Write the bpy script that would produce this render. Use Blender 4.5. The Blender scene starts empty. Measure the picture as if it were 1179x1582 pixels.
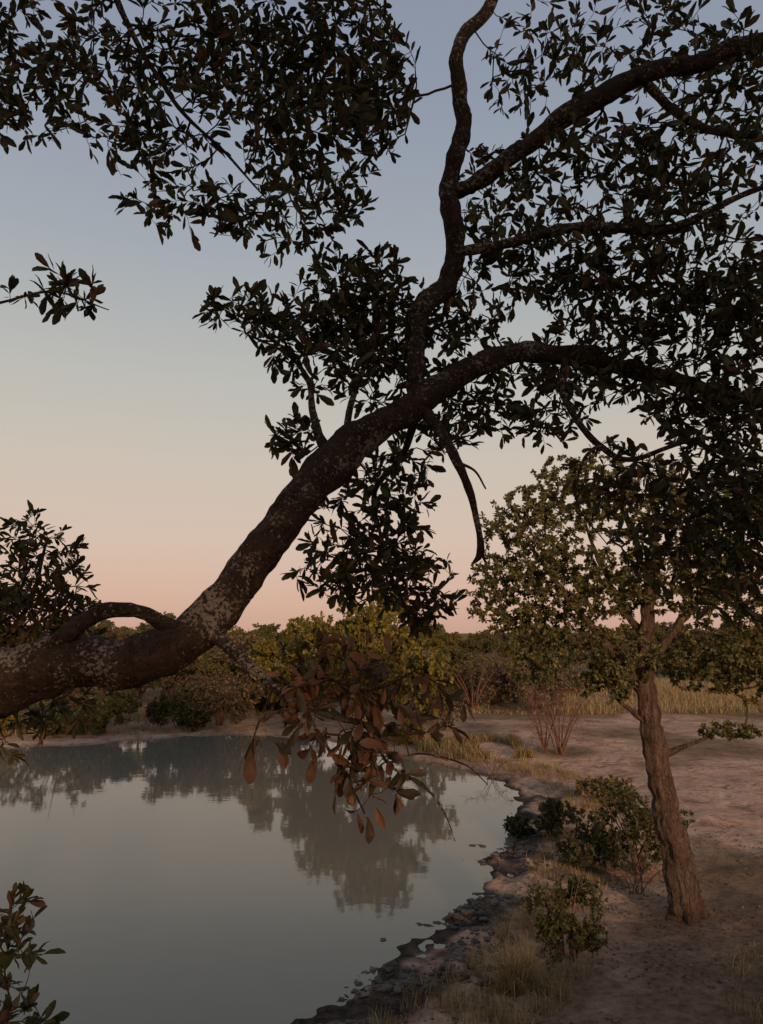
import bpy, math
import numpy as np
from mathutils import Vector, noise as mnoise

rng = np.random.default_rng(11)
scene = bpy.context.scene

# ------------------------------------------------------------------ helpers
def nrm(a):
    return a / np.maximum(np.linalg.norm(a, axis=-1, keepdims=True), 1e-9)

def smooth(a, b, x):
    t = np.clip((x - a) / (b - a), 0, 1)
    return t * t * (3 - 2 * t)

_h = rng.random((256, 256))
def vnoise(x, y, s):
    x = np.asarray(x, float) / s + 71.3; y = np.asarray(y, float) / s + 37.7
    xi = np.floor(x).astype(int); yi = np.floor(y).astype(int)
    fx = x - xi; fy = y - yi
    fx = fx * fx * (3 - 2 * fx); fy = fy * fy * (3 - 2 * fy)
    a = _h[xi % 256, yi % 256]; b = _h[(xi + 1) % 256, yi % 256]
    c = _h[xi % 256, (yi + 1) % 256]; d = _h[(xi + 1) % 256, (yi + 1) % 256]
    return (a * (1 - fx) + b * fx) * (1 - fy) + (c * (1 - fx) + d * fx) * fy - 0.5

class MB:
    """mesh accumulator: pieces of geometry with a material slot and a random value"""
    def __init__(s):
        s.V = []; s.F = []; s.n = 0; s.R = []
    def add(s, V, faces, mat=0, rnd=0.0, smooth_=True):
        V = np.asarray(V, np.float32).reshape(-1, 3)
        for f in faces:
            f = np.asarray(f, np.int64)
            if len(f): s.F.append((f + s.n, mat, smooth_))
        s.V.append(V)
        s.R.append(np.broadcast_to(np.asarray(rnd, np.float32), (len(V),)).copy())
        s.n += len(V)
    def mesh(s, name, mats):
        me = bpy.data.meshes.new(name)
        V = np.concatenate(s.V); R = np.concatenate(s.R)
        me.vertices.add(len(V)); me.vertices.foreach_set("co", V.ravel())
        loops = np.concatenate([f.ravel() for f, _, _ in s.F]).astype(np.int32)
        tot = np.concatenate([np.full(len(f), f.shape[1]) for f, _, _ in s.F])
        mi = np.concatenate([np.full(len(f), m) for f, m, _ in s.F]).astype(np.int32)
        sm = np.concatenate([np.full(len(f), q) for f, _, q in s.F])
        start = np.concatenate([[0], np.cumsum(tot)[:-1]]).astype(np.int32)
        me.loops.add(len(loops)); me.loops.foreach_set("vertex_index", loops)
        me.polygons.add(len(tot)); me.polygons.foreach_set("loop_start", start)
        me.polygons.foreach_set("material_index", mi)
        me.polygons.foreach_set("use_smooth", sm)
        a = me.attributes.new("rnd", 'FLOAT', 'POINT'); a.data.foreach_set("value", R)
        me.update(calc_edges=True); me.validate()
        for m in mats: me.materials.append(m)
        return me
    def obj(s, name, mats):
        o = bpy.data.objects.new(name, s.mesh(name, mats))
        scene.collection.objects.link(o)
        return o

def catmull(P, step):
    P = np.asarray(P, float); out = []
    Q = np.vstack([2 * P[0] - P[1], P, 2 * P[-1] - P[-2]])
    for i in range(1, len(Q) - 2):
        d = np.linalg.norm(Q[i + 1, :3] - Q[i, :3]); k = max(1, int(d / step))
        for j in range(k):
            t = j / k
            out.append(0.5 * ((2 * Q[i]) + (-Q[i-1] + Q[i+1]) * t + (2*Q[i-1] - 5*Q[i] + 4*Q[i+1] - Q[i+2]) * t*t
                       + (-Q[i-1] + 3*Q[i] - 3*Q[i+1] + Q[i+2]) * t**3))
    out.append(P[-1])
    return np.array(out)

def limb_tube(mb, P, step, sides, rough, mat=0, nscale=9.0, wob=0.0, flute=0.0):
    C = catmull(P, step); C[:, 3] = np.maximum(C[:, 3], 0.0015)
    n = len(C)
    if wob:
        for i in range(n):
            q = Vector(C[i, :3]) * 4.5
            C[i, :3] += np.array(mnoise.noise_vector(q)) * min(C[i, 3], .05) * wob
    T = nrm(np.gradient(C[:, :3], axis=0))
    up = np.array([0, 1.0, 0.05]); V = np.zeros((n, sides, 3))
    u = nrm(np.cross(T[0], up))
    for i in range(n):
        u = nrm(u - T[i] * np.dot(u, T[i])); v = np.cross(T[i], u)
        fl = flute * math.exp(-(i * step) / 1.1) + flute * .35
        for k in range(sides):
            a = 2 * math.pi * k / sides
            d = u * math.cos(a) + v * math.sin(a)
            p = C[i, :3] + d * C[i, 3]
            q = Vector(p)
            g = 1 + rough * (mnoise.noise(q * nscale) * 1.3 + mnoise.noise(q * nscale * 3.1) * .55)
            if flute: g += fl * (math.sin(5 * a + .7 * math.sin(i * step * 1.5)) * .6 + math.sin(11 * a + i * step * .8) * .4 + .25 * math.sin(17 * a - i * step))
            V[i, k] = C[i, :3] + d * C[i, 3] * g
    V = V.reshape(-1, 3)
    i, k = np.meshgrid(np.arange(n - 1), np.arange(sides), indexing='ij')
    i = i.ravel(); k = k.ravel(); k2 = (k + 1) % sides
    F = np.stack([i*sides + k, i*sides + k2, (i+1)*sides + k2, (i+1)*sides + k], 1)
    mb.add(V, [F], mat, 0.5)
    mb.add(V[-sides:], [np.arange(sides)[None]], mat, .5)

def grow(limbs, clusters, seg, tip_r, rexp=2.4, bow=.14, jit=.12, rmax=0.02, r=rng):
    """twig network that grows out of given limbs toward points spread through crown volumes"""
    N = 400000
    P = np.zeros((N, 3)); par = np.full(N, -1); n = 0
    for L in limbs:
        C = catmull(L, seg)
        first = -1
        if n: first = int(np.argmin(((P[:n] - C[0, :3])**2).sum(1)))
        for j, c in enumerate(C):
            P[n] = c[:3]; par[n] = first if j == 0 else n - 1; n += 1
    nl = n
    tips = []
    for (cx, cy, cz, rx, ry, rz, k) in clusters:
        d = nrm(r.normal(size=(k, 3))) * (r.random((k, 1)) ** 0.42)
        tips.append(np.array([cx, cy, cz]) + d * np.array([rx, ry, rz]))
    tips = np.concatenate(tips)
    m = np.array([np.sqrt(((P[:nl] - t)**2).sum(1).min()) for t in tips])
    tips = tips[np.argsort(m)]
    tipidx = []
    for t in tips:
        i = int(np.argmin(((P[:n] - t)**2).sum(1)))
        a = P[i]; v = t - a; d = np.linalg.norm(v)
        if d < seg * .3: continue
        k = max(1, int(d / seg + .5))
        b = r.normal(size=3); b -= v * np.dot(b, v) / d**2
        b = b / (np.linalg.norm(b) + 1e-6) * d * bow * r.random()
        last = i
        for j in range(1, k + 1):
            s = j / k
            p = a + v * s + b * math.sin(math.pi * s)
            if j < k: p = p + r.normal(size=3) * seg * jit
            P[n] = p; par[n] = last; last = n; n += 1
        tipidx.append(last)
    P = P[:n]; par = par[:n]
    acc = np.zeros(n)
    isleaf = np.ones(n, bool); isleaf[par[par >= 0]] = False
    acc[isleaf] = tip_r ** rexp
    R = np.zeros(n)
    for i in range(n - 1, nl - 1, -1):
        R[i] = min(acc[i] ** (1 / rexp), rmax)
        if par[i] >= 0: acc[par[i]] += acc[i] * 1.02
    return P, par, R, nl, np.array(tipidx)

def twigs(mb, P, par, R, nl, sides=5, mat=0):
    idx = np.arange(nl, len(P)); a = P[par[idx]]; b = P[idx]
    ra = np.where(par[idx] >= nl, R[par[idx]], R[idx] * 1.15); rb = R[idx]
    d = nrm(b - a); ref = np.tile([0.31, 0.2, 0.93], (len(d), 1))
    u = nrm(np.cross(d, ref)); v = np.cross(d, u)
    ang = 2 * np.pi * np.arange(sides) / sides
    ring = u[:, None] * np.cos(ang)[None, :, None] + v[:, None] * np.sin(ang)[None, :, None]
    A = a[:, None] + ring * ra[:, None, None]; B = (b + d * rb[:, None] * .3)[:, None] + ring * rb[:, None, None]
    V = np.concatenate([A, B], 1).reshape(-1, 3)
    o = (np.arange(len(idx)) * 2 * sides)[:, None, None]
    k = np.arange(sides); k2 = (k + 1) % sides
    F = np.stack([k, k2, k2 + sides, k + sides], 1)[None] + o
    mb.add(V, [F.reshape(-1, 4)], mat, .5)

LT8 = np.array([[0, 0, 0], [.36, 0, -.05], [.72, 0, -.03], [1, 0, -.08],
                [.33, .30, .03], [.72, .42, .02], [.33, -.30, .03], [.72, -.42, .02],
                [.93, .2, -.04], [.93, -.2, -.04]])
LT8T = np.array([[0, 1, 4], [0, 6, 1]])
LT8Q = np.array([[1, 2, 5, 4], [1, 6, 7, 2], [2, 3, 8, 5], [2, 7, 9, 3]])
LT4 = np.array([[0, 0, 0], [.55, .42, .05], [1, 0, -.05], [.55, -.42, .05]])
LT4Q = np.array([[0, 1, 2, 3]])

def leaves(mb, B, D, Nn, L, W, mat, rnd, simple=False):
    D = nrm(D); S = nrm(np.cross(D, Nn)); Nn = np.cross(S, D)
    T = LT4 if simple else LT8
    curl = rng.normal(size=len(B)) * .14
    V = B[:, None] + L[:, None, None] * (T[None, :, 0:1] * D[:, None] + (T[None, :, 2:3] + curl[:, None, None] * T[None, :, 0:1] ** 2) * Nn[:, None]) \
        + (L * W)[:, None, None] * T[None, :, 1:2] * S[:, None]
    k = len(T); o = (np.arange(len(B)) * k)[:, None, None]
    if simple: F = [(LT4Q[None] + o).reshape(-1, 4)]
    else: F = [(LT8T[None] + o).reshape(-1, 3), (LT8Q[None] + o).reshape(-1, 4)]
    mb.add(V.reshape(-1, 3), F, mat, np.repeat(rnd, k), False)

def leaf_on_twigs(mb, P, par, R, nl, tips, rlim, per_node, per_tip, L, Lvar, W, mat, bias=(0, 0, .1),
                  simple=False, r=rng, spread=.9, rshift=0.0, tipback=.45):
    thin = np.where((R < rlim) & (np.arange(len(P)) >= nl))[0]
    a = np.repeat(thin, r.poisson(per_node, len(thin)))
    b = np.repeat(tips, r.poisson(per_tip, len(tips)))
    idx = np.concatenate([a, b]); istip = np.concatenate([np.zeros(len(a)), np.ones(len(b))])
    d = nrm(P[idx] - P[par[idx]])
    s = r.random((len(idx), 1)) * (1 - tipback * istip[:, None])
    B = P[idx] * (1 - s) + P[par[idx]] * s
    side = nrm(r.normal(size=d.shape))
    D = nrm(d * (.6 + .5 * istip[:, None]) + side * spread + np.array(bias))
    Nn = nrm(r.normal(size=d.shape) * .7 + np.array([0, 0, .8]))
    LL = L * (1 + Lvar * r.normal(size=len(idx))).clip(.45, 1.6)
    B = B + D * (LL * .06)[:, None]
    rn = (r.random(len(idx)) + rshift).clip(0, 1)
    leaves(mb, B, D, Nn, LL, np.full(len(idx), W) * (.8 + .4 * r.random(len(idx))), mat, rn, simple)

# ------------------------------------------------------------------ materials
def new_mat(name):
    m = bpy.data.materials.new(name); m.use_nodes = True
    nt = m.node_tree
    for n in list(nt.nodes): nt.nodes.remove(n)
    out = nt.nodes.new('ShaderNodeOutputMaterial')
    return m, nt, out

def ramp(nt, stops, interp='LINEAR'):
    n = nt.nodes.new('ShaderNodeValToRGB'); cr = n.color_ramp; cr.interpolation = interp
    while len(cr.elements) > 1: cr.elements.remove(cr.elements[-1])
    cr.elements[0].position = stops[0][0]; cr.elements[0].color = (*stops[0][1], 1)
    for p, c in stops[1:]:
        e = cr.elements.new(p); e.color = (*c, 1)
    return n

def noise_node(nt, scale, detail=6, rough=.6, coord=None, dist=0.0):
    n = nt.nodes.new('ShaderNodeTexNoise'); n.inputs['Scale'].default_value = scale
    n.inputs['Detail'].default_value = detail; n.inputs['Roughness'].default_value = rough
    n.inputs['Distortion'].default_value = dist
    if coord is not None: nt.links.new(coord, n.inputs['Vector'])
    return n

def leaf_mat(name, stops, trans=.22, rough=.55, spec=.25):
    m, nt, out = new_mat(name); L = nt.links.new
    at = nt.nodes.new('ShaderNodeAttribute'); at.attribute_name = 'rnd'
    rp = ramp(nt, stops); L(at.outputs['Fac'], rp.inputs[0])
    p = nt.nodes.new('ShaderNodeBsdfPrincipled'); p.inputs['Roughness'].default_value = rough
    p.inputs['Specular IOR Level'].default_value = spec
    L(rp.outputs[0], p.inputs['Base Color'])
    t = nt.nodes.new('ShaderNodeBsdfTranslucent'); L(rp.outputs[0], t.inputs[0])
    mx = nt.nodes.new('ShaderNodeMixShader'); mx.inputs[0].default_value = trans
    L(p.outputs[0], mx.inputs[1]); L(t.outputs[0], mx.inputs[2]); L(mx.outputs[0], out.inputs[0])
    return m

def bark_mat(name, c1, c2, lichen=None, scale=1.0, bump=.6, stretch=(1, 1, .3), bd=.018, crack=.3):
    m, nt, out = new_mat(name); L = nt.links.new
    tc = nt.nodes.new('ShaderNodeTexCoord')
    mp = nt.nodes.new('ShaderNodeMapping'); mp.inputs['Scale'].default_value = stretch
    L(tc.outputs['Object'], mp.inputs[0])
    n1 = noise_node(nt, 12 * scale, 9, .68, mp.outputs[0], .6)
    n2 = noise_node(nt, 55 * scale, 6, .7, mp.outputs[0], 1.2)
    r1 = ramp(nt, [(.32, c1), (.68, c2)]); L(n1.outputs[0], r1.inputs[0])
    cr = ramp(nt, [(.38, (crack,) * 3), (.53, (1, 1, 1))]); L(n2.outputs[0], cr.inputs[0])
    mul = nt.nodes.new('ShaderNodeMix'); mul.data_type = 'RGBA'; mul.blend_type = 'MULTIPLY'; mul.inputs[0].default_value = .85
    L(r1.outputs[0], mul.inputs[6]); L(cr.outputs[0], mul.inputs[7]); col = mul.outputs[2]
    if lichen:
        a = noise_node(nt, 75 * scale, 5, .65, tc.outputs['Object'], .3)
        b = noise_node(nt, 5 * scale, 4, .6, tc.outputs['Object'])
        ad = nt.nodes.new('ShaderNodeMath'); ad.operation = 'ADD'; L(a.outputs[0], ad.inputs[0])
        m2 = nt.nodes.new('ShaderNodeMath'); m2.operation = 'MULTIPLY'; m2.inputs[1].default_value = .75
        L(b.outputs[0], m2.inputs[0]); L(m2.outputs[0], ad.inputs[1])
        lr = ramp(nt, [(.94, (0, 0, 0)), (1.0, (.85, .85, .85))]); L(ad.outputs[0], lr.inputs[0])
        mx = nt.nodes.new('ShaderNodeMix'); mx.data_type = 'RGBA'; L(lr.outputs[0], mx.inputs[0])
        L(col, mx.inputs[6]); mx.inputs[7].default_value = (*lichen, 1); col = mx.outputs[2]
    p = nt.nodes.new('ShaderNodeBsdfPrincipled'); p.inputs['Roughness'].default_value = .9
    p.inputs['Specular IOR Level'].default_value = .12
    L(col, p.inputs['Base Color'])
    bsum = nt.nodes.new('ShaderNodeMath'); bsum.operation = 'ADD'
    L(n1.outputs[0], bsum.inputs[0]); L(n2.outputs[0], bsum.inputs[1])
    bp = nt.nodes.new('ShaderNodeBump'); bp.inputs['Strength'].default_value = bump; bp.inputs['Distance'].default_value = bd
    L(bsum.outputs[0], bp.inputs['Height']); L(bp.outputs[0], p.inputs['Normal'])
    L(p.outputs[0], out.inputs[0])
    return m

M_bark = bark_mat("limb_bark", (.026, .016, .011), (.08, .048, .032), lichen=(.27, .21, .155), scale=1.0, bump=1, stretch=(1, 1, 1))
M_twig = bark_mat("twig_bark", (.05, .028, .018), (.11, .062, .04), scale=1.0, bump=.2)
M_bark2 = bark_mat("trunk_bark", (.085, .05, .034), (.26, .165, .11), scale=.8, bump=1, stretch=(1, 1, .14), bd=.09, crack=.12)
M_leaf = leaf_mat("broad_leaves", [(0, (.026, .030, .011)), (.5, (.054, .053, .019)), (.82, (.088, .074, .027)), (.94, (.12, .064, .028)), (1, (.15, .07, .032))], .22, .6, .2)
M_leafred = leaf_mat("dry_broad_leaves", [(0, (.035, .03, .014)), (.4, (.07, .042, .022)), (.75, (.12, .052, .027)), (1, (.19, .075, .035))])
M_fine = leaf_mat("small_leaves", [(0, (.052, .055, .018)), (.5, (.11, .102, .033)), (1, (.20, .16, .057))], .3)
M_yel = leaf_mat("yellow_green_leaves", [(0, (.08, .072, .016)), (.5, (.17, .135, .027)), (1, (.27, .19, .04))], .3)
M_brn = leaf_mat("brown_leaves", [(0, (.055, .042, .022)), (.5, (.115, .08, .042)), (1, (.18, .12, .064))], .25)
M_grn = leaf_mat("shrub_leaves", [(0, (.03, .036, .011)), (.6, (.07, .074, .022)), (1, (.14, .115, .04))], .25)
M_redtw = bark_mat("red_twigs", (.10, .05, .032), (.2, .11, .07), bump=.1)
M_grass = leaf_mat("dry_grass_blades", [(0, (.15, .105, .045)), (.5, (.33, .23, .105)), (1, (.52, .37, .18))], .3)
M_ggrass = leaf_mat("green_grass_blades", [(0, (.08, .068, .024)), (.5, (.17, .13, .045)), (1, (.30, .21, .085))], .3)
M_lit = leaf_mat("litter_leaves", [(0, (.03, .018, .012)), (.6, (.09, .05, .03)), (1, (.2, .115, .065))], 0)

# ------------------------------------------------------------------ terrain
shore = np.array([(-1.1, 8.5), (-.5, 8.95), (.08, 9.7), (.42, 10.25), (1.0, 11.1), (1.48, 12.4), (2.03, 14.3), (2.9, 16.6),
                  (3.45, 18.9), (3.5, 21.6), (2.1, 23.2), (.6, 25.6), (-1.0, 28.0), (-2.8, 30.0), (-6.3, 31.2), (-9.6, 29.4),
                  (-13.4, 27.4), (-19, 27), (-27, 25), (-33, 19), (-30, 11), (-20, 7.0), (-10, 6.2), (-5, 6.9), (-2.6, 7.9)])
def sdist(x, y):
    x = np.asarray(x, float); y = np.asarray(y, float)
    best = np.full(x.shape, 1e9); inside = np.zeros(x.shape, bool)
    n = len(shore)
    for i in range(n):
        a = shore[i]; b = shore[(i + 1) % n]; e = b - a
        t = np.clip(((x - a[0]) * e[0] + (y - a[1]) * e[1]) / (e @ e), 0, 1)
        best = np.minimum(best, np.hypot(x - a[0] - t * e[0], y - a[1] - t * e[1]))
        c = (a[1] > y) != (b[1] > y)
        xx = a[0] + (y - a[1]) / (e[1] if abs(e[1]) > 1e-9 else 1e-9) * e[0]
        inside ^= c & (x < xx)
    return np.where(inside, -best, best)
def terr(x, y, full=False):
    x = np.asarray(x, float); y = np.asarray(y, float)
    d = sdist(x, y) + vnoise(x, y, 1.5) * .75 + vnoise(x, y, .5) * .55 + vnoise(x, y, .22) * .22 + vnoise(x, y, .13) * .1
    do = np.maximum(d, 0)
    z = .10 * (1 - np.exp(-do / 1.0)) + .18 * smooth(.8, 8, do)
    z = z + (vnoise(x, y, 3.5) * .16 + vnoise(x, y, .9) * .06) * smooth(0, 3, do)
    z = z + (vnoise(x, y, .33) * .10 + vnoise(x, y, .17) * .07 + .03) * smooth(0, .2, do) * (1 - .8 * smooth(1.0, 2.4, do))
    z = z + (vnoise(x, y, .6) * .05 + vnoise(x, y, .3) * .03) * smooth(.5, 2, do)
    z = z + vnoise(x, y, 40) * .8 * smooth(60, 120, y) + smooth(150, 900, y) * 3.0 + vnoise(x, y, 130) * 5 * smooth(200, 600, y)
    bank = np.clip(7.4 - y, 0, 9) ; z = z + .27 * bank * smooth(0, 1.2, bank)
    z = np.where(d < 0, -.5 * (1 - np.exp(np.minimum(d, 0) / 3.0)) , z)
    return (z, d) if full else z

def axis(lo, hi, fine_lo, fine_hi, st, g):
    c = list(np.arange(fine_lo, fine_hi, st)); s = st; x = fine_hi
    while x < hi: c.append(x); s *= g; x += s
    c.append(hi); s = st; x = fine_lo; left = []
    while x > lo: s *= g; x -= s; left.append(x)
    return np.array(left[::-1] + c)
ax = axis(-900, 900, -2.0, 6.5, .05, 1.045); ay = axis(-60, 1500, 7.3, 14, .05, 1.021)
X, Y = np.meshgrid(ax, ay, indexing='xy')
Z, Dd = terr(X, Y, True)
nx, ny = len(ax), len(ay)
ii, jj = np.meshgrid(np.arange(nx - 1), np.arange(ny - 1), indexing='xy'); ii = ii.ravel(); jj = jj.ravel()
F = np.stack([jj*nx + ii, jj*nx + ii + 1, (jj+1)*nx + ii + 1, (jj+1)*nx + ii], 1)
mb = MB(); mb.add(np.stack([X, Y, Z], -1).reshape(-1, 3), [F], 0, 0)
m, nt, out = new_mat("sandy_earth"); L = nt.links.new
tc = nt.nodes.new('ShaderNodeTexCoord'); co = tc.outputs['Object']
n1 = noise_node(nt, .9, 8, .62, co, .4); n2 = noise_node(nt, 9, 8, .7, co); n3 = noise_node(nt, 2.6, 8, .65, co, .8)
sand = ramp(nt, [(.30, (.32, .18, .115)), (.46, (.55, .35, .24)), (.68, (.66, .45, .32))]); L(n1.outputs[0], sand.inputs[0])
fine = ramp(nt, [(.32, (.5, .5, .5)), (.55, (1, 1, 1))]); L(n2.outputs[0], fine.inputs[0])
midr = ramp(nt, [(.36, (.42, .38, .35)), (.5, (1, 1, 1))]); L(n3.outputs[0], midr.inputs[0])
def mixc(fac, a, b, mode='MIX'):
    n = nt.nodes.new('ShaderNodeMix'); n.data_type = 'RGBA'; n.blend_type = mode
    for s, i in ((fac, 0), (a, 6), (b, 7)):
        if isinstance(s, (int, float)): n.inputs[i].default_value = s
        elif isinstance(s, tuple): n.inputs[i].default_value = (*s, 1)
        else: L(s, n.inputs[i])
    return n.outputs[2]
col = mixc(.75, sand.outputs[0], fine.outputs[0], 'MULTIPLY')
col = mixc(.8, col, midr.outputs[0], 'MULTIPLY')
def attr(n):
    a = nt.nodes.new('ShaderNodeAttribute'); a.attribute_name = n; return a.outputs['Fac']
vegc = ramp(nt, [(.3, (.08, .055, .028)), (.5, (.18, .12, .065)), (.7, (.27, .18, .1))]); L(n1.outputs[0], vegc.inputs[0])
col = mixc(attr('veg'), col, vegc.outputs[0])
shade_soil = ramp(nt, [(.35, (.09, .052, .036)), (.65, (.25, .15, .10))]); L(n2.outputs[0], shade_soil.inputs[0])  # dark brown tones that carry the painted tree shade
col = mixc(attr('shade_soil'), col, shade_soil.outputs[0])
mud = ramp(nt, [(.4, (.024, .018, .014)), (.7, (.10, .072, .054))]); L(n2.outputs[0], mud.inputs[0])
col = mixc(attr('wet'), col, mud.outputs[0])
p = nt.nodes.new('ShaderNodeBsdfPrincipled'); p.inputs['Roughness'].default_value = .92
p.inputs['Specular IOR Level'].default_value = .1
L(col, p.inputs['Base Color'])
add = nt.nodes.new('ShaderNodeMath'); L(n2.outputs[0], add.inputs[0]); L(n1.outputs[0], add.inputs[1])
add2 = nt.nodes.new('ShaderNodeMath'); L(add.outputs[0], add2.inputs[0]); L(n3.outputs[0], add2.inputs[1])
bp = nt.nodes.new('ShaderNodeBump'); bp.inputs['Strength'].default_value = .9; bp.inputs['Distance'].default_value = .12
L(add2.outputs[0], bp.inputs['Height']); L(bp.outputs[0], p.inputs['Normal']); L(p.outputs[0], out.inputs[0])
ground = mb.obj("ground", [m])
def setattr_(name, v):
    a = ground.data.attributes.new(name, 'FLOAT', 'POINT'); a.data.foreach_set("value", v.ravel().astype(np.float32))
veg = smooth(33, 41, Y + 14 * vnoise(X, Y, 7) + 5 * vnoise(X, Y, 2)) * smooth(1, 5, Dd)
veg = np.maximum(veg, .8 * smooth(.1, .35, vnoise(X, Y, 2.2)) * smooth(1.5, 3, Dd))
shade_soil_a = smooth(13.0, 9.5, Y + 3 * vnoise(X, Y, 1.5)) * smooth(1.6, 3.0, Dd + 1.6 * vnoise(X, Y, .8)) * .85  # tree shade on the near bank, painted in as darker earth
wet = smooth(1.1, .2, Dd + 1.5 * vnoise(X, Y, .6) + .7 * vnoise(X, Y, .2)) * smooth(28, 17, Y) + .5 * smooth(.2, 0, Dd)
setattr_("veg", veg); setattr_("shade_soil", np.maximum(shade_soil_a, 0)); setattr_("wet", np.clip(wet, 0, 1))

# ------------------------------------------------------------------ water
m, nt, out = new_mat("murky_water"); L = nt.links.new
p = nt.nodes.new('ShaderNodeBsdfPrincipled')
p.inputs['Base Color'].default_value = (.165, .145, .11, 1); p.inputs['Roughness'].default_value = .045
p.inputs['IOR'].default_value = 1.34
tc = nt.nodes.new('ShaderNodeTexCoord'); mp = nt.nodes.new('ShaderNodeMapping'); mp.inputs['Scale'].default_value = (1, 1.5, 1)
L(tc.outputs['Object'], mp.inputs[0])
n1 = noise_node(nt, 1.3, 3, .5, mp.outputs[0])
bp = nt.nodes.new('ShaderNodeBump'); bp.inputs['Strength'].default_value = .05; bp.inputs['Distance'].default_value = .05
L(n1.outputs[0], bp.inputs['Height']); L(bp.outputs[0], p.inputs['Normal']); L(p.outputs[0], out.inputs[0])
mb = MB(); mb.add([(-45, 4.8, 0), (8, 4.8, 0), (8, 40, 0), (-45, 40, 0)], [[[0, 1, 2, 3]]])
mb.obj("water", [m])

# ------------------------------------------------------------------ foreground tree
A = [(-2.9, 2.5, 1.2, .27), (-2.85, 2.5, 1.9, .21), (-2.7, 2.5, 2.6, .19), (-2.3, 2.5, 3.3, .16), (-1.7, 2.55, 3.70, .13), (-1.311, 2.6, 3.835, .115), (-1.094, 2.6, 3.895, .095),
     (-.871, 2.6, 3.905, .085), (-.677, 2.62, 3.975, .080), (-.564, 2.65, 4.114, .078), (-.458, 2.68, 4.279, .074), (-.334, 2.7, 4.449, .072),
     (-.196, 2.75, 4.632, .082), (-.037, 2.8, 4.784, .064), (.144, 2.85, 4.906, .056), (.347, 2.9, 5.061, .05), (.572, 2.95, 5.165, .045),
     (.856, 3.0, 5.157, .038), (1.174, 3.05, 5.103, .032), (1.66, 3.1, 5.0, .026), (2.2, 3.15, 5.05, .012)]
B = [(.140, 2.85, 4.93, .04), (.133, 2.86, 5.09, .038), (.12, 2.88, 5.25, .044), (.19, 2.89, 5.37, .047), (.29, 2.9, 5.46, .042), (.325, 2.9, 5.621, .042), (.292, 2.9, 5.89, .04),
     (.348, 2.88, 6.183, .034), (.335, 2.85, 6.473, .031), (.472, 2.85, 6.73, .026), (.7, 2.85, 7.2, .012)]
C = [(.298, 2.9, 5.86, .03), (.467, 2.85, 5.932, .036), (.652, 2.8, 6.047, .036), (.833, 2.75, 6.159, .044), (1.089, 2.7, 6.238, .038), (1.55, 2.65, 6.388, .034), (2.1, 2.6, 6.6, .014)]
C2 = [(1.089, 2.7, 6.23, .02), (1.244, 2.72, 6.08, .017), (1.553, 2.72, 5.988, .014), (1.9, 2.7, 5.9, .008)]
D_ = [(.311, 2.9, 5.6, .022), (.557, 2.8, 5.593, .02), (.81, 2.75, 5.636, .019), (1.153, 2.7, 5.592, .017), (1.52, 2.7, 5.76, .011), (1.9, 2.7, 5.8, .006)]
E = [(.14, 2.84, 4.88, .026), (.256, 2.82, 4.753, .021), (.339, 2.8, 4.568, .016), (.372, 2.8, 4.40, .012), (.378, 2.8, 4.30, .014), (.345, 2.79, 4.262, .005)]
E2 = [(.378, 2.8, 4.32, .010), (.40, 2.81, 4.262, .004)]
E3 = [(.30, 2.81, 4.66, .007), (.36, 2.78, 4.62, .005), (.40, 2.78, 4.55, .003)]
LP = [(-1.14, 2.57, 3.94, .035), (-1.03, 2.55, 4.035, .03), (-.92, 2.54, 4.083, .026), (-.82, 2.55, 4.075, .024), (-.74, 2.58, 4.03, .025), (-.67, 2.60, 3.99, .03)]
Fb = [(-.62, 2.6, 4.01, .028), (-.53, 2.55, 3.96, .024), (-.45, 2.5, 3.905, .019), (-.327, 2.4, 3.819, .014), (-.179, 2.35, 3.764, .010), (-.038, 2.3, 3.722, .008), (.02, 2.3, 3.619, .005), (.136, 2.3, 3.545, .0035), (.19, 2.3, 3.47, .0022), (.215, 2.3, 3.40, .0013)]
F2 = [(-.327, 2.4, 3.819, .010), (-.2, 2.33, 3.87, .007), (-.03, 2.3, 3.84, .006), (.12, 2.3, 3.9, .003)]
F3 = [(.02, 2.3, 3.619, .004), (.12, 2.35, 3.64, .003), (.26, 2.4, 3.6, .0025), (.33, 2.4, 3.54, .0012)]
F4 = [(-.25, 2.37, 3.79, .006), (-.16, 2.33, 3.66, .005), (-.08, 2.3, 3.54, .004), (-.04, 2.3, 3.46, .002)]
F5 = [(-.35, 2.4, 3.82, .005), (-.37, 2.3, 3.74, .003), (-.385, 2.25, 3.67, .0015)]
Hb = [(-.22, 2.75, 4.68, .024), (-.27, 2.85, 4.866, .015), (-.296, 2.9, 5.02, .011), (-.40, 2.9, 5.148, .007), (-.571, 2.95, 5.25, .004)]
H2 = [(-.12, 2.78, 4.74, .02), (-.13, 2.88, 4.9, .014), (-.05, 2.92, 5.15, .011), (-.02, 2.92, 5.4, .006)]
G = [(.77, 2.97, 5.15, .02), (.73, 2.9, 5.0, .015), (.753, 2.85, 4.895, .014), (.848, 2.82, 4.735, .013), (.973, 2.8, 4.669, .011), (1.26, 2.8, 4.76, .008), (1.5, 2.8, 4.7, .005)]
G2 = [(.848, 2.82, 4.735, .008), (.78, 2.8, 4.66, .006), (.75, 2.8, 4.5, .004), (.86, 2.8, 4.34, .002)]
I_ = [(.144, 2.86, 4.9, .02), (.1, 3.0, 4.75, .014), (-.02, 3.1, 4.6, .011), (.0, 3.1, 4.4, .007)]
Over = [(-2.85, 2.5, 1.9, .17), (-3.0, 2.4, 3.2, .14), (-2.7, 2.3, 4.6, .12), (-2.2, 2.3, 5.8, .10), (-1.5, 2.5, 6.75, .07), (-.8, 2.65, 7.0, .055), (-.2, 2.75, 6.9, .04), (.2, 2.8, 6.75, .02)]
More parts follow.
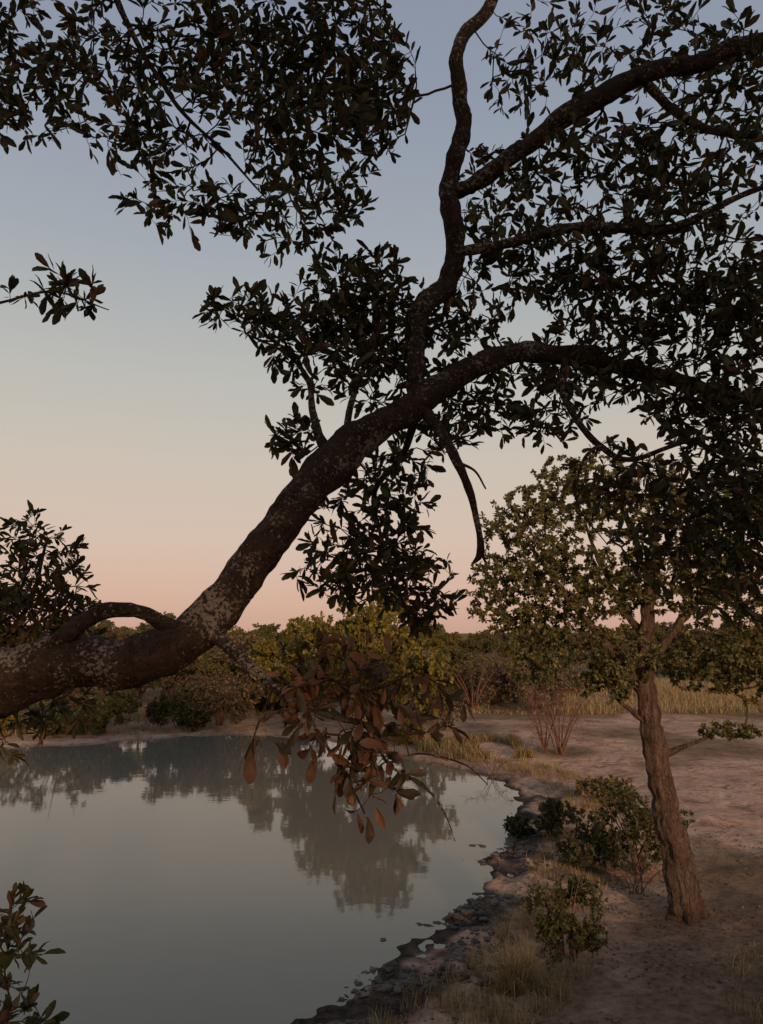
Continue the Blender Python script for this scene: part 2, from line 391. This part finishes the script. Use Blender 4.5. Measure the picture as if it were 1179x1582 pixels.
Ov2 = [(-1.2, 2.6, 6.85, .02), (-1.05, 2.7, 6.5, .012), (-.85, 2.7, 6.15, .009), (-.62, 2.7, 5.9, .006), (-.45, 2.7, 5.7, .003)]
Ov3 = [(-2.45, 2.3, 5.2, .03), (-1.9, 2.4, 5.2, .012), (-1.5, 2.5, 5.16, .006), (-1.2, 2.5, 5.22, .004), (-.98, 2.5, 5.15, .002)]
LB = [(-2.75, 2.5, 2.5, .08), (-2.5, 3.1, 3.1, .05), (-2.15, 3.7, 3.6, .03), (-1.85, 3.85, 4.1, .014), (-1.75, 3.85, 4.5, .006)]
limbs = [A, B, C, C2, D_, E, E2, E3, LP, Fb, F2, F3, F4, F5, Hb, H2, G, G2, I_, Over, Ov2, Ov3, LB]
def cl(x, y, z, rx, rz, n, ry=None): return (x, y, z, rx, ry if ry else max(rx, rz) * .9, rz, n)
cl_main = [cl(-1.47, 2.8, 6.5, .24, .2, 55), cl(-1.08, 2.8, 6.46, .3, .26, 90), cl(-.66, 2.8, 6.45, .32, .26, 145), cl(-.25, 2.8, 6.46, .34, .28, 210),
      cl(-.02, 2.8, 6.28, .18, .28, 110), cl(-.29, 2.7, 5.98, .32, .19, 95), cl(-.94, 2.7, 5.95, .26, .17, 56), cl(-.82, 2.7, 5.71, .23, .1, 30),
      cl(-.49, 2.7, 5.65, .26, .16, 64), cl(-.19, 2.7, 5.68, .15, .15, 38), cl(-1.32, 2.7, 6.16, .32, .2, 60), cl(-1.17, 2.5, 5.23, .2, .08, 20, .1),
      cl(-1.45, 2.5, 4.8, .05, .04, 2, .05), cl(-1.4, 2.55, 6.0, .14, .12, 14), cl(-.6, 2.7, 6.1, .26, .18, 56),
      cl(-1.78, 3.8, 4.25, .27, .38, 240), cl(-1.7, 3.8, 4.0, .3, .25, 100), cl(-1.95, 3.8, 3.9, .3, .3, 80), cl(-1.36, 3.2, 3.68, .18, .1, 24, .1), cl(-1.45, 3, 3.68, .12, .16, 20, .1),
      cl(-.53, 2.9, 5.29, .23, .11, 76), cl(-.13, 2.95, 5.40, .26, .25, 140), cl(-.24, 2.9, 5.13, .24, .2, 90), cl(.03, 3.0, 5.33, .18, .24, 90), cl(-.34, 2.75, 4.74, .1, .1, 20, .08),
      cl(.0, 3.0, 5.08, .2, .16, 64),
      cl(.37, 3.1, 5.36, .24, .22, 80), cl(.49, 3, 5.83, .2, .36, 66), cl(.69, 2.9, 6.48, .3, .26, 66), cl(1.18, 2.9, 6.61, .35, .25, 95),
      cl(1.49, 2.8, 6.33, .25, .3, 95), cl(.87, 2.9, 6.01, .34, .18, 90), cl(1.26, 2.8, 5.85, .32, .27, 160), cl(.74, 3, 5.61, .32, .2, 115),
      cl(1.11, 2.9, 5.47, .4, .24, 230), cl(1.5, 2.8, 5.28, .3, .32, 220), cl(1.03, 3.1, 5.22, .36, .18, 165), cl(1.34, 2.9, 4.92, .3, .2, 210),
      cl(.68, 3.1, 5.02, .30, .22, 110), cl(.31, 3.1, 4.95, .22, .2, 86), cl(-.05, 3.1, 4.54, .27, .2, 100), cl(.03, 3.1, 4.27, .27, .2, 130), cl(-.24, 3.1, 4.29, .15, .16, 40),
      cl(.20, 3.1, 4.11, .14, .1, 34), cl(.03, 3.1, 4.72, .19, .14, 40), cl(1.36, 2.9, 4.56, .28, .24, 180), cl(1.42, 2.9, 4.25, .22, .24, 110), cl(.96, 2.9, 4.63, .2, .16, 60), cl(1.1, 2.9, 4.35, .2, .18, 60),
      cl(1.9, 2.9, 5.4, .4, .9, 120), cl(-1.9, 2.6, 6.5, .4, .4, 60)]
cl_dry = [cl(-.22, 2.35, 3.86, .14, .11, 20, .1), cl(-.04, 2.3, 3.90, .22, .12, 36, .12), cl(-.04, 2.3, 3.74, .2, .12, 34, .12), cl(-.05, 2.3, 3.58, .14, .12, 28, .08),
          cl(-.25, 2.25, 3.72, .11, .09, 10, .06), cl(.17, 2.3, 3.8, .1, .12, 10, .08)]
mb = MB()
for Lm in limbs:
    big = max(q[3] for q in Lm)
    limb_tube(mb, Lm, .018 if big > .03 else .015, 22 if big > .05 else (14 if big > .02 else 8), .2 if big > .03 else .14, 0, 9 if big > .05 else 16, 0 if Lm is LP else (.45 if big > .05 else 1.1))
P, par, R, nl, tips = grow(limbs, cl_main, .05, .0011, rmax=.008)
twigs(mb, P, par, R, nl, 5, 1)
leaf_on_twigs(mb, P, par, R, nl, tips, .0021, 2.0, 3.6, .053, .27, .42, 2, (0, 0, .05))
P, par, R, nl, tips = grow([Fb, F2, F3, F4, F5], cl_dry, .035, .0012, rmax=.005)
twigs(mb, P, par, R, nl, 5, 1)
leaf_on_twigs(mb, P, par, R, nl, tips, .0022, .9, 2.5, .052, .36, .46, 3, (0, 0, -.3))
# the few big leaves hanging from the drooping twig
hb = np.array([(-.385, 2.25, 3.67), (-.375, 2.27, 3.70), (-.30, 2.3, 3.69), (-.13, 2.3, 3.6), (-.04, 2.3, 3.47), (-.02, 2.3, 3.5), (-.2, 2.3, 3.64)])
leaves(mb, hb, np.array([(.02, 0, -1), (-.3, .1, -1), (.2, 0, -1), (.1, .1, -1), (.15, 0, -1), (.5, 0, -1), (-.2, 0, -1.)]), nrm(np.array([(.3, -1, 0), (.8, -1, .1), (-.4, -1, .1), (.2, -1, 0), (.6, -1, 0), (-.5, -1, 0), (.1, -1, .2)])),
       np.array([.10, .08, .085, .08, .08, .07, .08]), np.full(7, .5), 3, np.array([.7, .1, .85, .5, .2, .9, .75]))
mb.obj("broadleaf_tree", [M_bark, M_twig, M_leaf, M_leafred])

def shrub(name, base, stems, clusters, leafm, L, W, seg, per_node, per_tip, tip_r=.0015, rlim=.003, simple=False, wood=M_twig, r=rng):
    mb = MB(); bx, by, bz = base
    lim = []
    for (dx, dy, dz, r0) in stems:
        lim.append([(bx, by, bz, r0), (bx + dx*.35, by + dy*.35, bz + dz*.5, r0*.75), (bx + dx, by + dy, bz + dz, r0*.35)])
    for l in lim: limb_tube(mb, l, seg*.6, 6, .1, 0)
    c = [(bx + a, by + b, bz + d, e, f, g, h) for a, b, d, e, f, g, h in clusters]
    P, par, R, nl, tips = grow(lim, c, seg, tip_r, rmax=min(.02, stems[0][3]), r=r)
    twigs(mb, P, par, R, nl, 4, 0)
    leaf_on_twigs(mb, P, par, R, nl, tips, rlim, per_node, per_tip, L, .25, W, 1, (0, 0, .2), simple, r=r)
    return mb.obj(name, [wood, leafm])

zb = float(terr(-1.5, 2.7))
shrub("leafy_shrub", (-1.5, 2.7, zb), [(.2, 0, 1.1, .015), (-.1, .1, 1.2, .014), (.35, -.1, .8, .012)],
      [(.28, -.1, 2.95 - zb, .12, .15, .24, 50), (.3, -.1, 2.72 - zb, .16, .15, .12, 30), (0, 0, 1.0, .3, .3, .3, 40)], M_leaf, .048, .44, .05, 1.8, 4.5)

# ------------------------------------------------------------------ tree standing on the right bank
tz = float(terr(4.22, 11.0))
T0 = [(4.24, 11, tz - .2, .33), (4.23, 11, tz + .02, .27), (4.21, 11, tz + .22, .225), (4.17, 11, tz + .5, .20), (4.02, 11, 1.6, .175), (3.9, 11, 2.45, .16), (3.84, 11, 3.2, .135), (3.9, 11, 4.2, .10), (4.1, 11, 5.2, .06), (4.15, 11, 5.9, .03)]
T1 = [(3.85, 11, 3.1, .09), (3.4, 10.9, 3.7, .07), (2.8, 10.8, 4.4, .05), (2.3, 10.8, 5.1, .03), (2.1, 10.9, 5.5, .015)]
T2 = [(3.86, 11, 3.5, .08), (4.5, 11.2, 4.2, .06), (5.2, 11.3, 5.0, .04), (5.6, 11.3, 5.6, .02)]
T3 = [(4.0, 11, 2.3, .07), (4.3, 10.9, 2.42, .035), (4.7, 10.85, 2.6, .016), (5.1, 10.8, 2.68, .008)]
T4 = [(3.88, 11, 3.9, .06), (3.5, 11.4, 4.8, .045), (3.2, 11.5, 5.7, .02)]
T5 = [(3.88, 11, 2.7, .04), (3.45, 10.8, 3.0, .03), (3.1, 10.7, 3.4, .012)]
tl = [T0, T1, T2, T3, T4, T5]
tcl = [(2.3, 11, 5.45, .9, .9, .8, 320), (3.1, 11.2, 6.15, .9, .9, .65, 300), (4.2, 11, 5.9, 1.0, 1, .8, 290), (5.3, 11, 5.8, 1.0, 1, 1.0, 320),
       (1.8, 10.9, 4.6, .65, .6, .65, 220), (3.0, 10.8, 4.7, .9, .8, .6, 290), (4.3, 11, 4.8, 1, .9, .6, 300), (5.6, 11.2, 4.5, 1, .9, .8, 300),
       (2.4, 10.9, 3.95, .75, .6, .5, 190), (3.4, 10.8, 3.7, .7, .6, .45, 160), (4.8, 11, 3.6, .8, .7, .45, 210), (4.9, 10.85, 2.65, .45, .3, .12, 44), (3.1, 10.7, 3.3, .5, .3, .25, 70), (5.6, 11, 3.4, .7, .6, .4, 130), (2.2, 10.8, 3.5, .4, .4, .2, 40)]
mb = MB()
for Lm in tl: limb_tube(mb, Lm, .03, 48 if Lm is T0 else 10, .16, 0, 6, .8, .12 if Lm is T0 else 0)
P, par, R, nl, tips = grow(tl, tcl, .14, .003, rmax=.03)
twigs(mb, P, par, R, nl, 5, 0)
leaf_on_twigs(mb, P, par, R, nl, tips, .009, 7, 17, .055, .3, .75, 1, (0, 0, .1), True, spread=2.4)
mb.obj("bushwillow_tree", [M_bark2, M_fine])

# ------------------------------------------------------------------ generic tree / bush meshes
def gen_tree(name, seed, H, Wd, base, leafm, wood, leafL, n=800, per=(4, 10), nc=26):
    r = np.random.default_rng(seed); mb = MB(); lim = []
    lim.append([(0, 0, -.15, .03 * H), (.02 * H, 0, base * .6, .024 * H), (0, 0, base * 1.2, .018 * H), (0, 0, H * .8, .006 * H)])
    for k in range(6):
        a = k * 1.1 + r.random(); rr = Wd * .36
        lim.append([(0, 0, base * .9, .014 * H), (math.cos(a) * rr * .5, math.sin(a) * rr * .5, base + (H - base) * .3, .009 * H),
                    (math.cos(a) * rr, math.sin(a) * rr, base + (H - base) * (.35 + .35 * r.random()), .004 * H)])
    for l in lim: limb_tube(mb, l, .15, 7, .12, 0, 3)
    cs = []
    for k in range(nc):
        a = r.random() * 6.28; q = math.sqrt(r.random()) * Wd * .42
        top = math.sqrt(max(.05, 1 - (q / (Wd * .5)) ** 2))
        zc = base + (H - base) * (.06 + (.80 * r.random() ** .55) * top)
        s = Wd * (.085 + .07 * r.random())
        cs.append((math.cos(a) * q, math.sin(a) * q, zc, s, s, s * .7, int(n / nc * (.6 + .8 * r.random()))))
    P, par, R, nl, tips = grow(lim, cs, .04 * H, .003, rmax=.04, r=r)
    twigs(mb, P, par, R, nl, 4, 0)
    leaf_on_twigs(mb, P, par, R, nl, tips, .012, per[0], per[1], leafL, .3, .85, 1, (0, 0, .1), True, r=r, spread=2.2)
    return mb.mesh(name, [wood, leafm])
def gen_bush(name, seed, H, Wd, leafm, wood, leafL, n=450, per=(4, 9), stem=1.0):
    r = np.random.default_rng(seed); mb = MB(); lim = []
    for k in range(9):
        a = k * .7 + r.random(); rr = Wd * .5 * (.3 + .7 * r.random()); hh = H * (.6 + .35 * r.random())
        lim.append([(r.normal() * .08, r.normal() * .08, -.1, .010 * H * stem), (math.cos(a) * rr * .4, math.sin(a) * rr * .4, hh * .5, .007 * H * stem), (math.cos(a) * rr, math.sin(a) * rr, hh, .0025 * H * stem)])
    for l in lim: limb_tube(mb, l, .12, 5, .1, 0, 3)
    cs = []
    for k in range(16):
        a = r.random() * 6.28; q = math.sqrt(r.random()) * Wd * .38
        s = Wd * (.12 + .09 * r.random())
        cs.append((math.cos(a) * q, math.sin(a) * q, H * (.15 + .62 * r.random() * (1 - (q / Wd) ** 2)), s, s, min(s, H * .22), int(n / 16 * (.6 + .8 * r.random()))))
    P, par, R, nl, tips = grow(lim, cs, .05 * H, .0025, rmax=.015, r=r)
    twigs(mb, P, par, R, nl, 4, 0)
    if leafm: leaf_on_twigs(mb, P, par, R, nl, tips, .009, per[0], per[1], leafL, .3, .8, 1, (0, 0, .1), True, r=r, spread=2.0)
    return mb.mesh(name, [wood, leafm or wood])
meT = [gen_tree("tree_olive", 1, 5.2, 6.0, .9, M_fine, M_bark2, .17),
       gen_tree("tree_yellow", 2, 5.0, 5.8, .5, M_yel, M_bark2, .13, n=1800, per=(5, 12), nc=34),
       gen_tree("tree_brown", 3, 4.5, 4.6, .8, M_brn, M_bark2, .15, per=(2, 6))]
meB = [gen_bush("bush_green", 4, 2.2, 3.0, M_grn, M_redtw, .13),
       gen_bush("bush_brown", 5, 2.6, 3.4, M_brn, M_redtw, .12, per=(2, 5)),
       gen_bush("bush_bare", 6, 2.5, 3.2, None, M_redtw, .05, n=900, stem=1.6),
       gen_bush("bush_yellow", 7, 2.0, 3.0, M_yel, M_redtw, .12),
       gen_bush("bush_olive", 8, 2.4, 3.2, M_fine, M_redtw, .13)]
def place(name, me, x, y, s=1.0, rot=0.0, sz=None, parent=None):
    o = bpy.data.objects.new(name, me); scene.collection.objects.link(o)
    o.location = (x, y, float(terr(x, y))); o.rotation_euler = (0, 0, rot); o.scale = (s, s, sz or s)
    if parent: o.parent = parent
    return o
place("yellow_green_tree", meT[1], -.3, 28.9, 1.0, .4, 1.2)
place("yellow_green_tree", meT[1], -3.7, 33.0, .85, 2.1, 1.0)
place("dry_tree", meT[2], -6.9, 37.5, .95, 1.0, .95)
place("dry_tree", meT[2], -10.0, 36.2, .85, 2.4, .85)
place("bush", meB[0], -11.2, 30.8, 1.0, .2); place("bush", meB[0], -8.6, 32.3, 1.0, 1.9)
place("bush", meB[0], -12.9, 29.8, .75, 2.9)
place("dry_bush", meB[1], -7.0, 33.0, 1.1, .4); place("dry_bush", meB[1], -13.5, 32.5, 1.3, 1.4)
place("dry_bush", meB[1], -16.3, 31, 1.3, 2.2); place("bush", meB[3], -15, 29.5, .7, 0)
place("dry_bush", meB[1], 2.0, 30.8, .8, 0.3); place("bush", meB[3], .9, 27.8, .5, 0.3)
place("bare_shrub", meB[2], 5.7, 24.5, .75, .8, 1.05); place("bare_shrub", meB[2], 5.3, 24.9, .6, 2.8, .8)
place("bare_shrub", meB[2], 4.6, 38, 1.2, 2.2); place("dry_bush", meB[1], 7.6, 38, 1.15, 3.0)
place("dry_bush", meB[1], 5.9, 40, 1.2, 1.0)
# unseen tree added behind the viewpoint to keep low sun off the foreground
place("sun_blocker_tree", gen_tree("sun_blocker_mesh", 9, 8.2, 9.0, 1.8, M_leaf, M_bark, .26, n=1200, per=(4, 8), nc=30), 2.2, -8.0, 1.0, 1.0)

par_ = bpy.data.objects.new("distant_bushland", None); scene.collection.objects.link(par_)
allm = meT + meB; r = np.random.default_rng(77)
for i in range(760):
    y = 42 + 260 * r.random() ** 1.6; x = (r.random() * 2 - 1) * (y * .72 + 6)
    if y < 60 and r.random() < .35: continue
    if y < 66 and x > 9 and r.random() < .88: continue
    w = r.choice(8, p=[.17, .08, .09, .14, .17, .07, .08, .20]); me = allm[w]
    s = (.6 + .6 * r.random() ** 1.5) * ((.66 + .34 * smooth(80, 130, y)) if w < 3 else .9) * (1 + y / 350)
    place("bushland_plant", me, x, y, s, r.random() * 6.28, s * (.75 + .3 * r.random()), par_)
for i in range(34):
    x = -26 + 23 * r.random(); y = 35 + 10 * r.random(); w = r.choice([0, 4, 7, 7, 3], p=[.1, .3, .25, .15, .2])
    place("bushland_plant", allm[w], x, y, (.55 + .45 * r.random()) * (.7 if w == 0 else 1), r.random() * 6.28, None, par_)

# ------------------------------------------------------------------ shrubs on right bank
def nshrub(name, x, y, H, Wd, leafm, seed, n=170, L=.05):
    me = gen_bush(name, seed, H, Wd, leafm, M_redtw, L, n=n, per=(4, 8)); place(name, me, x, y, 1.0, 0)
nshrub("green_shrub", 2.25, 9.75, 1.15, 1.15, M_grn, 21, 620, .038)
nshrub("green_shrub", 3.45, 13.2, 1.05, 1.5, M_grn, 22, 500, .044)
nshrub("green_shrub", 4.25, 13.0, 1.5, 1.7, M_grn, 23, 700, .046)
nshrub("green_shrub", 3.45, 15.4, .8, 1.1, M_grn, 24, 260, .055)
nshrub("green_shrub", 5.2, 17.8, .8, 1.6, M_ggrass, 25, 240, .07)
nshrub("green_shrub", 2.75, 15.7, .35, .7, M_grn, 26, 70, .08)
nshrub("bare_twig_shrub", 3.9, 12.0, .8, 1.2, None, 27, 140)
nshrub("bare_twig_shrub", 3.1, 21.9, .8, 1.8, None, 28, 160)

# ------------------------------------------------------------------ grass
def grass(mb, X, Y, h, w, mat, lean=.35, r=rng):
    n = len(X); z = terr(X, Y); a = r.random(n) * 6.283
    d = np.stack([np.cos(a), np.sin(a), np.zeros(n)], 1); s = np.stack([-np.sin(a + r.normal(size=n)), np.cos(a), np.zeros(n)], 1)
    B = np.stack([X, Y, z - .02], 1); hh = h * (.5 + .8 * r.random(n))
    ln = lean * np.abs(r.normal(size=n)) + .05
    up = np.array([0, 0, 1.0])
    M = B + up * (hh * .55)[:, None] + d * (hh * ln * .35)[:, None]
    T = B + up * (hh * (1 - .3 * ln))[:, None] + d * (hh * ln)[:, None]
    V = np.stack([B - s * w, B + s * w, M + s * w * .8, M - s * w * .8, T], 1).reshape(-1, 3)
    o = (np.arange(n) * 5)[:, None]
    mb.add(V, [np.array([[0, 1, 2, 3]]) + o, np.array([[3, 2, 4]]) + o], mat, np.repeat(r.random(n), 5), False)
def tuft(mb, x, y, rad, n, h, w, mat, lean=.5):
    a = rng.random(n) * 6.283; q = rad * np.sqrt(rng.random(n))
    grass(mb, x + q * np.cos(a), y + q * np.sin(a), h, w, mat, lean)
mb = MB(); tuft(mb, 1.5, 9.0, .19, 1000, .46, .0035, 0, .65); mb.obj("grass_tuft", [M_grass])
mb = MB()
for i in range(2600):
    x = -1.6 + 9 * rng.random(); y = 7 + 19 * rng.random()
    d = float(sdist(x, y))
    if d < .75: continue
    f = float(vnoise(x, y, 1.6)) + (.26 if d < 2.2 else -.2) - (.28 if (x > 4.4) else 0) - (.12 if y > 17 and d > 2.5 else 0)
    if f < .14: continue
    tuft(mb, x, y, .10 + .12 * rng.random(), int(18 + 35 * rng.random()), .08 + .2 * rng.random(), .004, 0 if rng.random() < .75 else 1)
for (x, y) in [(1.15, 8.4), (1.7, 8.5), (1.9, 8.9), (1.3, 8.2), (1.75, 9.3), (2.1, 10.9)]: tuft(mb, x, y, .2, 150, .22, .003, 0, .7)
mb.obj("bank_grass", [M_grass, M_ggrass])
mb = MB()
def band(n, x0, x1, y0, y1, h, w, thr, mat):
    X = x0 + (x1 - x0) * rng.random(n); Y = y0 + (y1 - y0) * rng.random(n) ** 1.3
    k = (vnoise(X, Y, 2.5) + .5 * vnoise(X, Y, .8) > thr) & (sdist(X, Y) > .5)
    grass(mb, X[k], Y[k], h, w, mat, .6)
band(5000, 1.2, 4.8, 24.2, 28.5, .30, .012, .02, 1)
band(4500, 1.2, 4.8, 24.2, 28.5, .32, .012, .02, 0)
band(8000, -18, 1, 29, 36, .28, .012, .05, 0)
band(9000, -18, 4, 34, 50, .3, .014, .0, 0)
band(34000, 8, 36, 36, 62, .45, .014, -.25, 0)
band(9000, -8, 16, 36, 60, .25, .014, .08, 0)
band(16000, -60, 70, 55, 130, .35, .03, -.05, 0)
mb.obj("dry_grassland", [M_grass, M_ggrass])

# ------------------------------------------------------------------ leaf litter and mud clods
n = 6500
X = -1.5 + 8.5 * rng.random(n); Y = 6.8 + 9 * rng.random(n) ** 1.4
k = (sdist(X, Y) > .3) & (vnoise(X, Y, .9) + .4 * vnoise(X, Y, .3) > -.05); X = X[k]; Y = Y[k]
mb = MB(); a = rng.random(len(X)) * 6.28
Bp = np.stack([X, Y, terr(X, Y) + .012], 1)
leaves(mb, Bp, np.stack([np.cos(a), np.sin(a), .15 * rng.normal(size=len(X))], 1), nrm(np.array([0, 0, 1.0]) + .35 * rng.normal(size=(len(X), 3))),
       .03 + .03 * rng.random(len(X)), np.full(len(X), .7), 0, rng.random(len(X)))
mb.obj("leaf_litter", [M_lit])
m, nt, out = new_mat("wet_mud"); L = nt.links.new
nn = noise_node(nt, 12, 6, .6); rp = ramp(nt, [(.35, (.02, .016, .012)), (.55, (.07, .052, .04)), (.7, (.17, .13, .10))]); L(nn.outputs[0], rp.inputs[0])
p = nt.nodes.new('ShaderNodeBsdfPrincipled'); p.inputs['Roughness'].default_value = .8; L(rp.outputs[0], p.inputs['Base Color']); L(p.outputs[0], out.inputs[0])
import bmesh
bm = bmesh.new(); bmesh.ops.create_icosphere(bm, subdivisions=2, radius=1)
IV = np.array([v.co[:] for v in bm.verts]); IF = np.array([[v.index for v in f.verts] for f in bm.faces]); bm.free()
mb = MB()
for i in range(3800):
    s = rng.random() * 8; i0 = int(s); a = shore[i0]; b = shore[i0 + 1]; c = a + (b - a) * (s - i0)
    nn_ = np.array([(b - a)[1], -(b - a)[0]]); nn_ /= np.linalg.norm(nn_)
    c = c + nn_ * (rng.normal() * .5 + .35)
    z, d = terr(c[0], c[1], True)
    if d < -.25 or d > 1.3 or vnoise(c[0], c[1], .7) < -.05: continue
    sz = .009 + .055 * rng.random() ** 3.5
    V = IV * (1 + .28 * np.sin(IV @ rng.normal(size=(3, 1)) * 4 + rng.random() * 6) + .15 * np.sin(IV @ rng.normal(size=(3, 1)) * 9)) * np.array([1.4, 1, .55]) * sz
    an = rng.random() * 6.28; ca, sa = math.cos(an), math.sin(an)
    V = V @ np.array([[ca, sa, 0], [-sa, ca, 0], [0, 0, 1]]) + np.array([c[0], c[1], max(float(z), -.015)])
    mb.add(V, [IF], 0, 0)
mb.obj("shore_mud_clods", [m])

# ------------------------------------------------------------------ sky, sun, camera
w = bpy.data.worlds.new("World"); scene.world = w; w.use_nodes = True
nt = w.node_tree; L = nt.links.new
for n_ in list(nt.nodes): nt.nodes.remove(n_)
out = nt.nodes.new('ShaderNodeOutputWorld'); bg = nt.nodes.new('ShaderNodeBackground'); L(bg.outputs[0], out.inputs[0])
SE, SR = math.radians(11), math.radians(163)
sky = nt.nodes.new('ShaderNodeTexSky'); sky.sky_type = 'NISHITA'; sky.sun_disc = False
sky.sun_elevation = SE; sky.sun_rotation = SR
tc = nt.nodes.new('ShaderNodeTexCoord'); sp = nt.nodes.new('ShaderNodeSeparateXYZ'); L(tc.outputs['Generated'], sp.inputs[0])
rp = ramp(nt, [(0, (.53, .31, .25)), (.04, (.58, .345, .275)), (.12, (.61, .43, .335)), (.22, (.56, .47, .375)), (.33, (.47, .45, .40)), (.47, (.345, .37, .395)), (.62, (.265, .30, .365)), (1, (.18, .21, .30))])
L(sp.outputs['Z'], rp.inputs[0])
mx = nt.nodes.new('ShaderNodeMix'); mx.data_type = 'RGBA'; mx.blend_type = 'ADD'; mx.inputs[0].default_value = .015
L(rp.outputs[0], mx.inputs[6]); L(sky.outputs[0], mx.inputs[7]); L(mx.outputs[2], bg.inputs[0])
bg.inputs[1].default_value = 1.0
sun = bpy.data.lights.new("sun", 'SUN'); sun.energy = 3.0; sun.angle = math.radians(3); sun.color = (1, .66, .42)
so = bpy.data.objects.new("sun", sun); scene.collection.objects.link(so)
dirv = Vector((math.sin(SR) * math.cos(SE), math.cos(SR) * math.cos(SE), math.sin(SE)))
so.rotation_euler = dirv.to_track_quat('Z', 'Y').to_euler()
cam = bpy.data.cameras.new("camera"); co_ = bpy.data.objects.new("camera", cam); scene.collection.objects.link(co_)
cam.sensor_fit = 'VERTICAL'; cam.sensor_height = 36; cam.lens = 26; cam.clip_end = 5000; cam.clip_start = .05
co_.location = (0, 0, 4); co_.rotation_euler = (math.radians(99.4), 0, 0)
scene.camera = co_
scene.view_settings.view_transform = 'Standard'; scene.view_settings.look = 'None'; scene.view_settings.exposure = 0
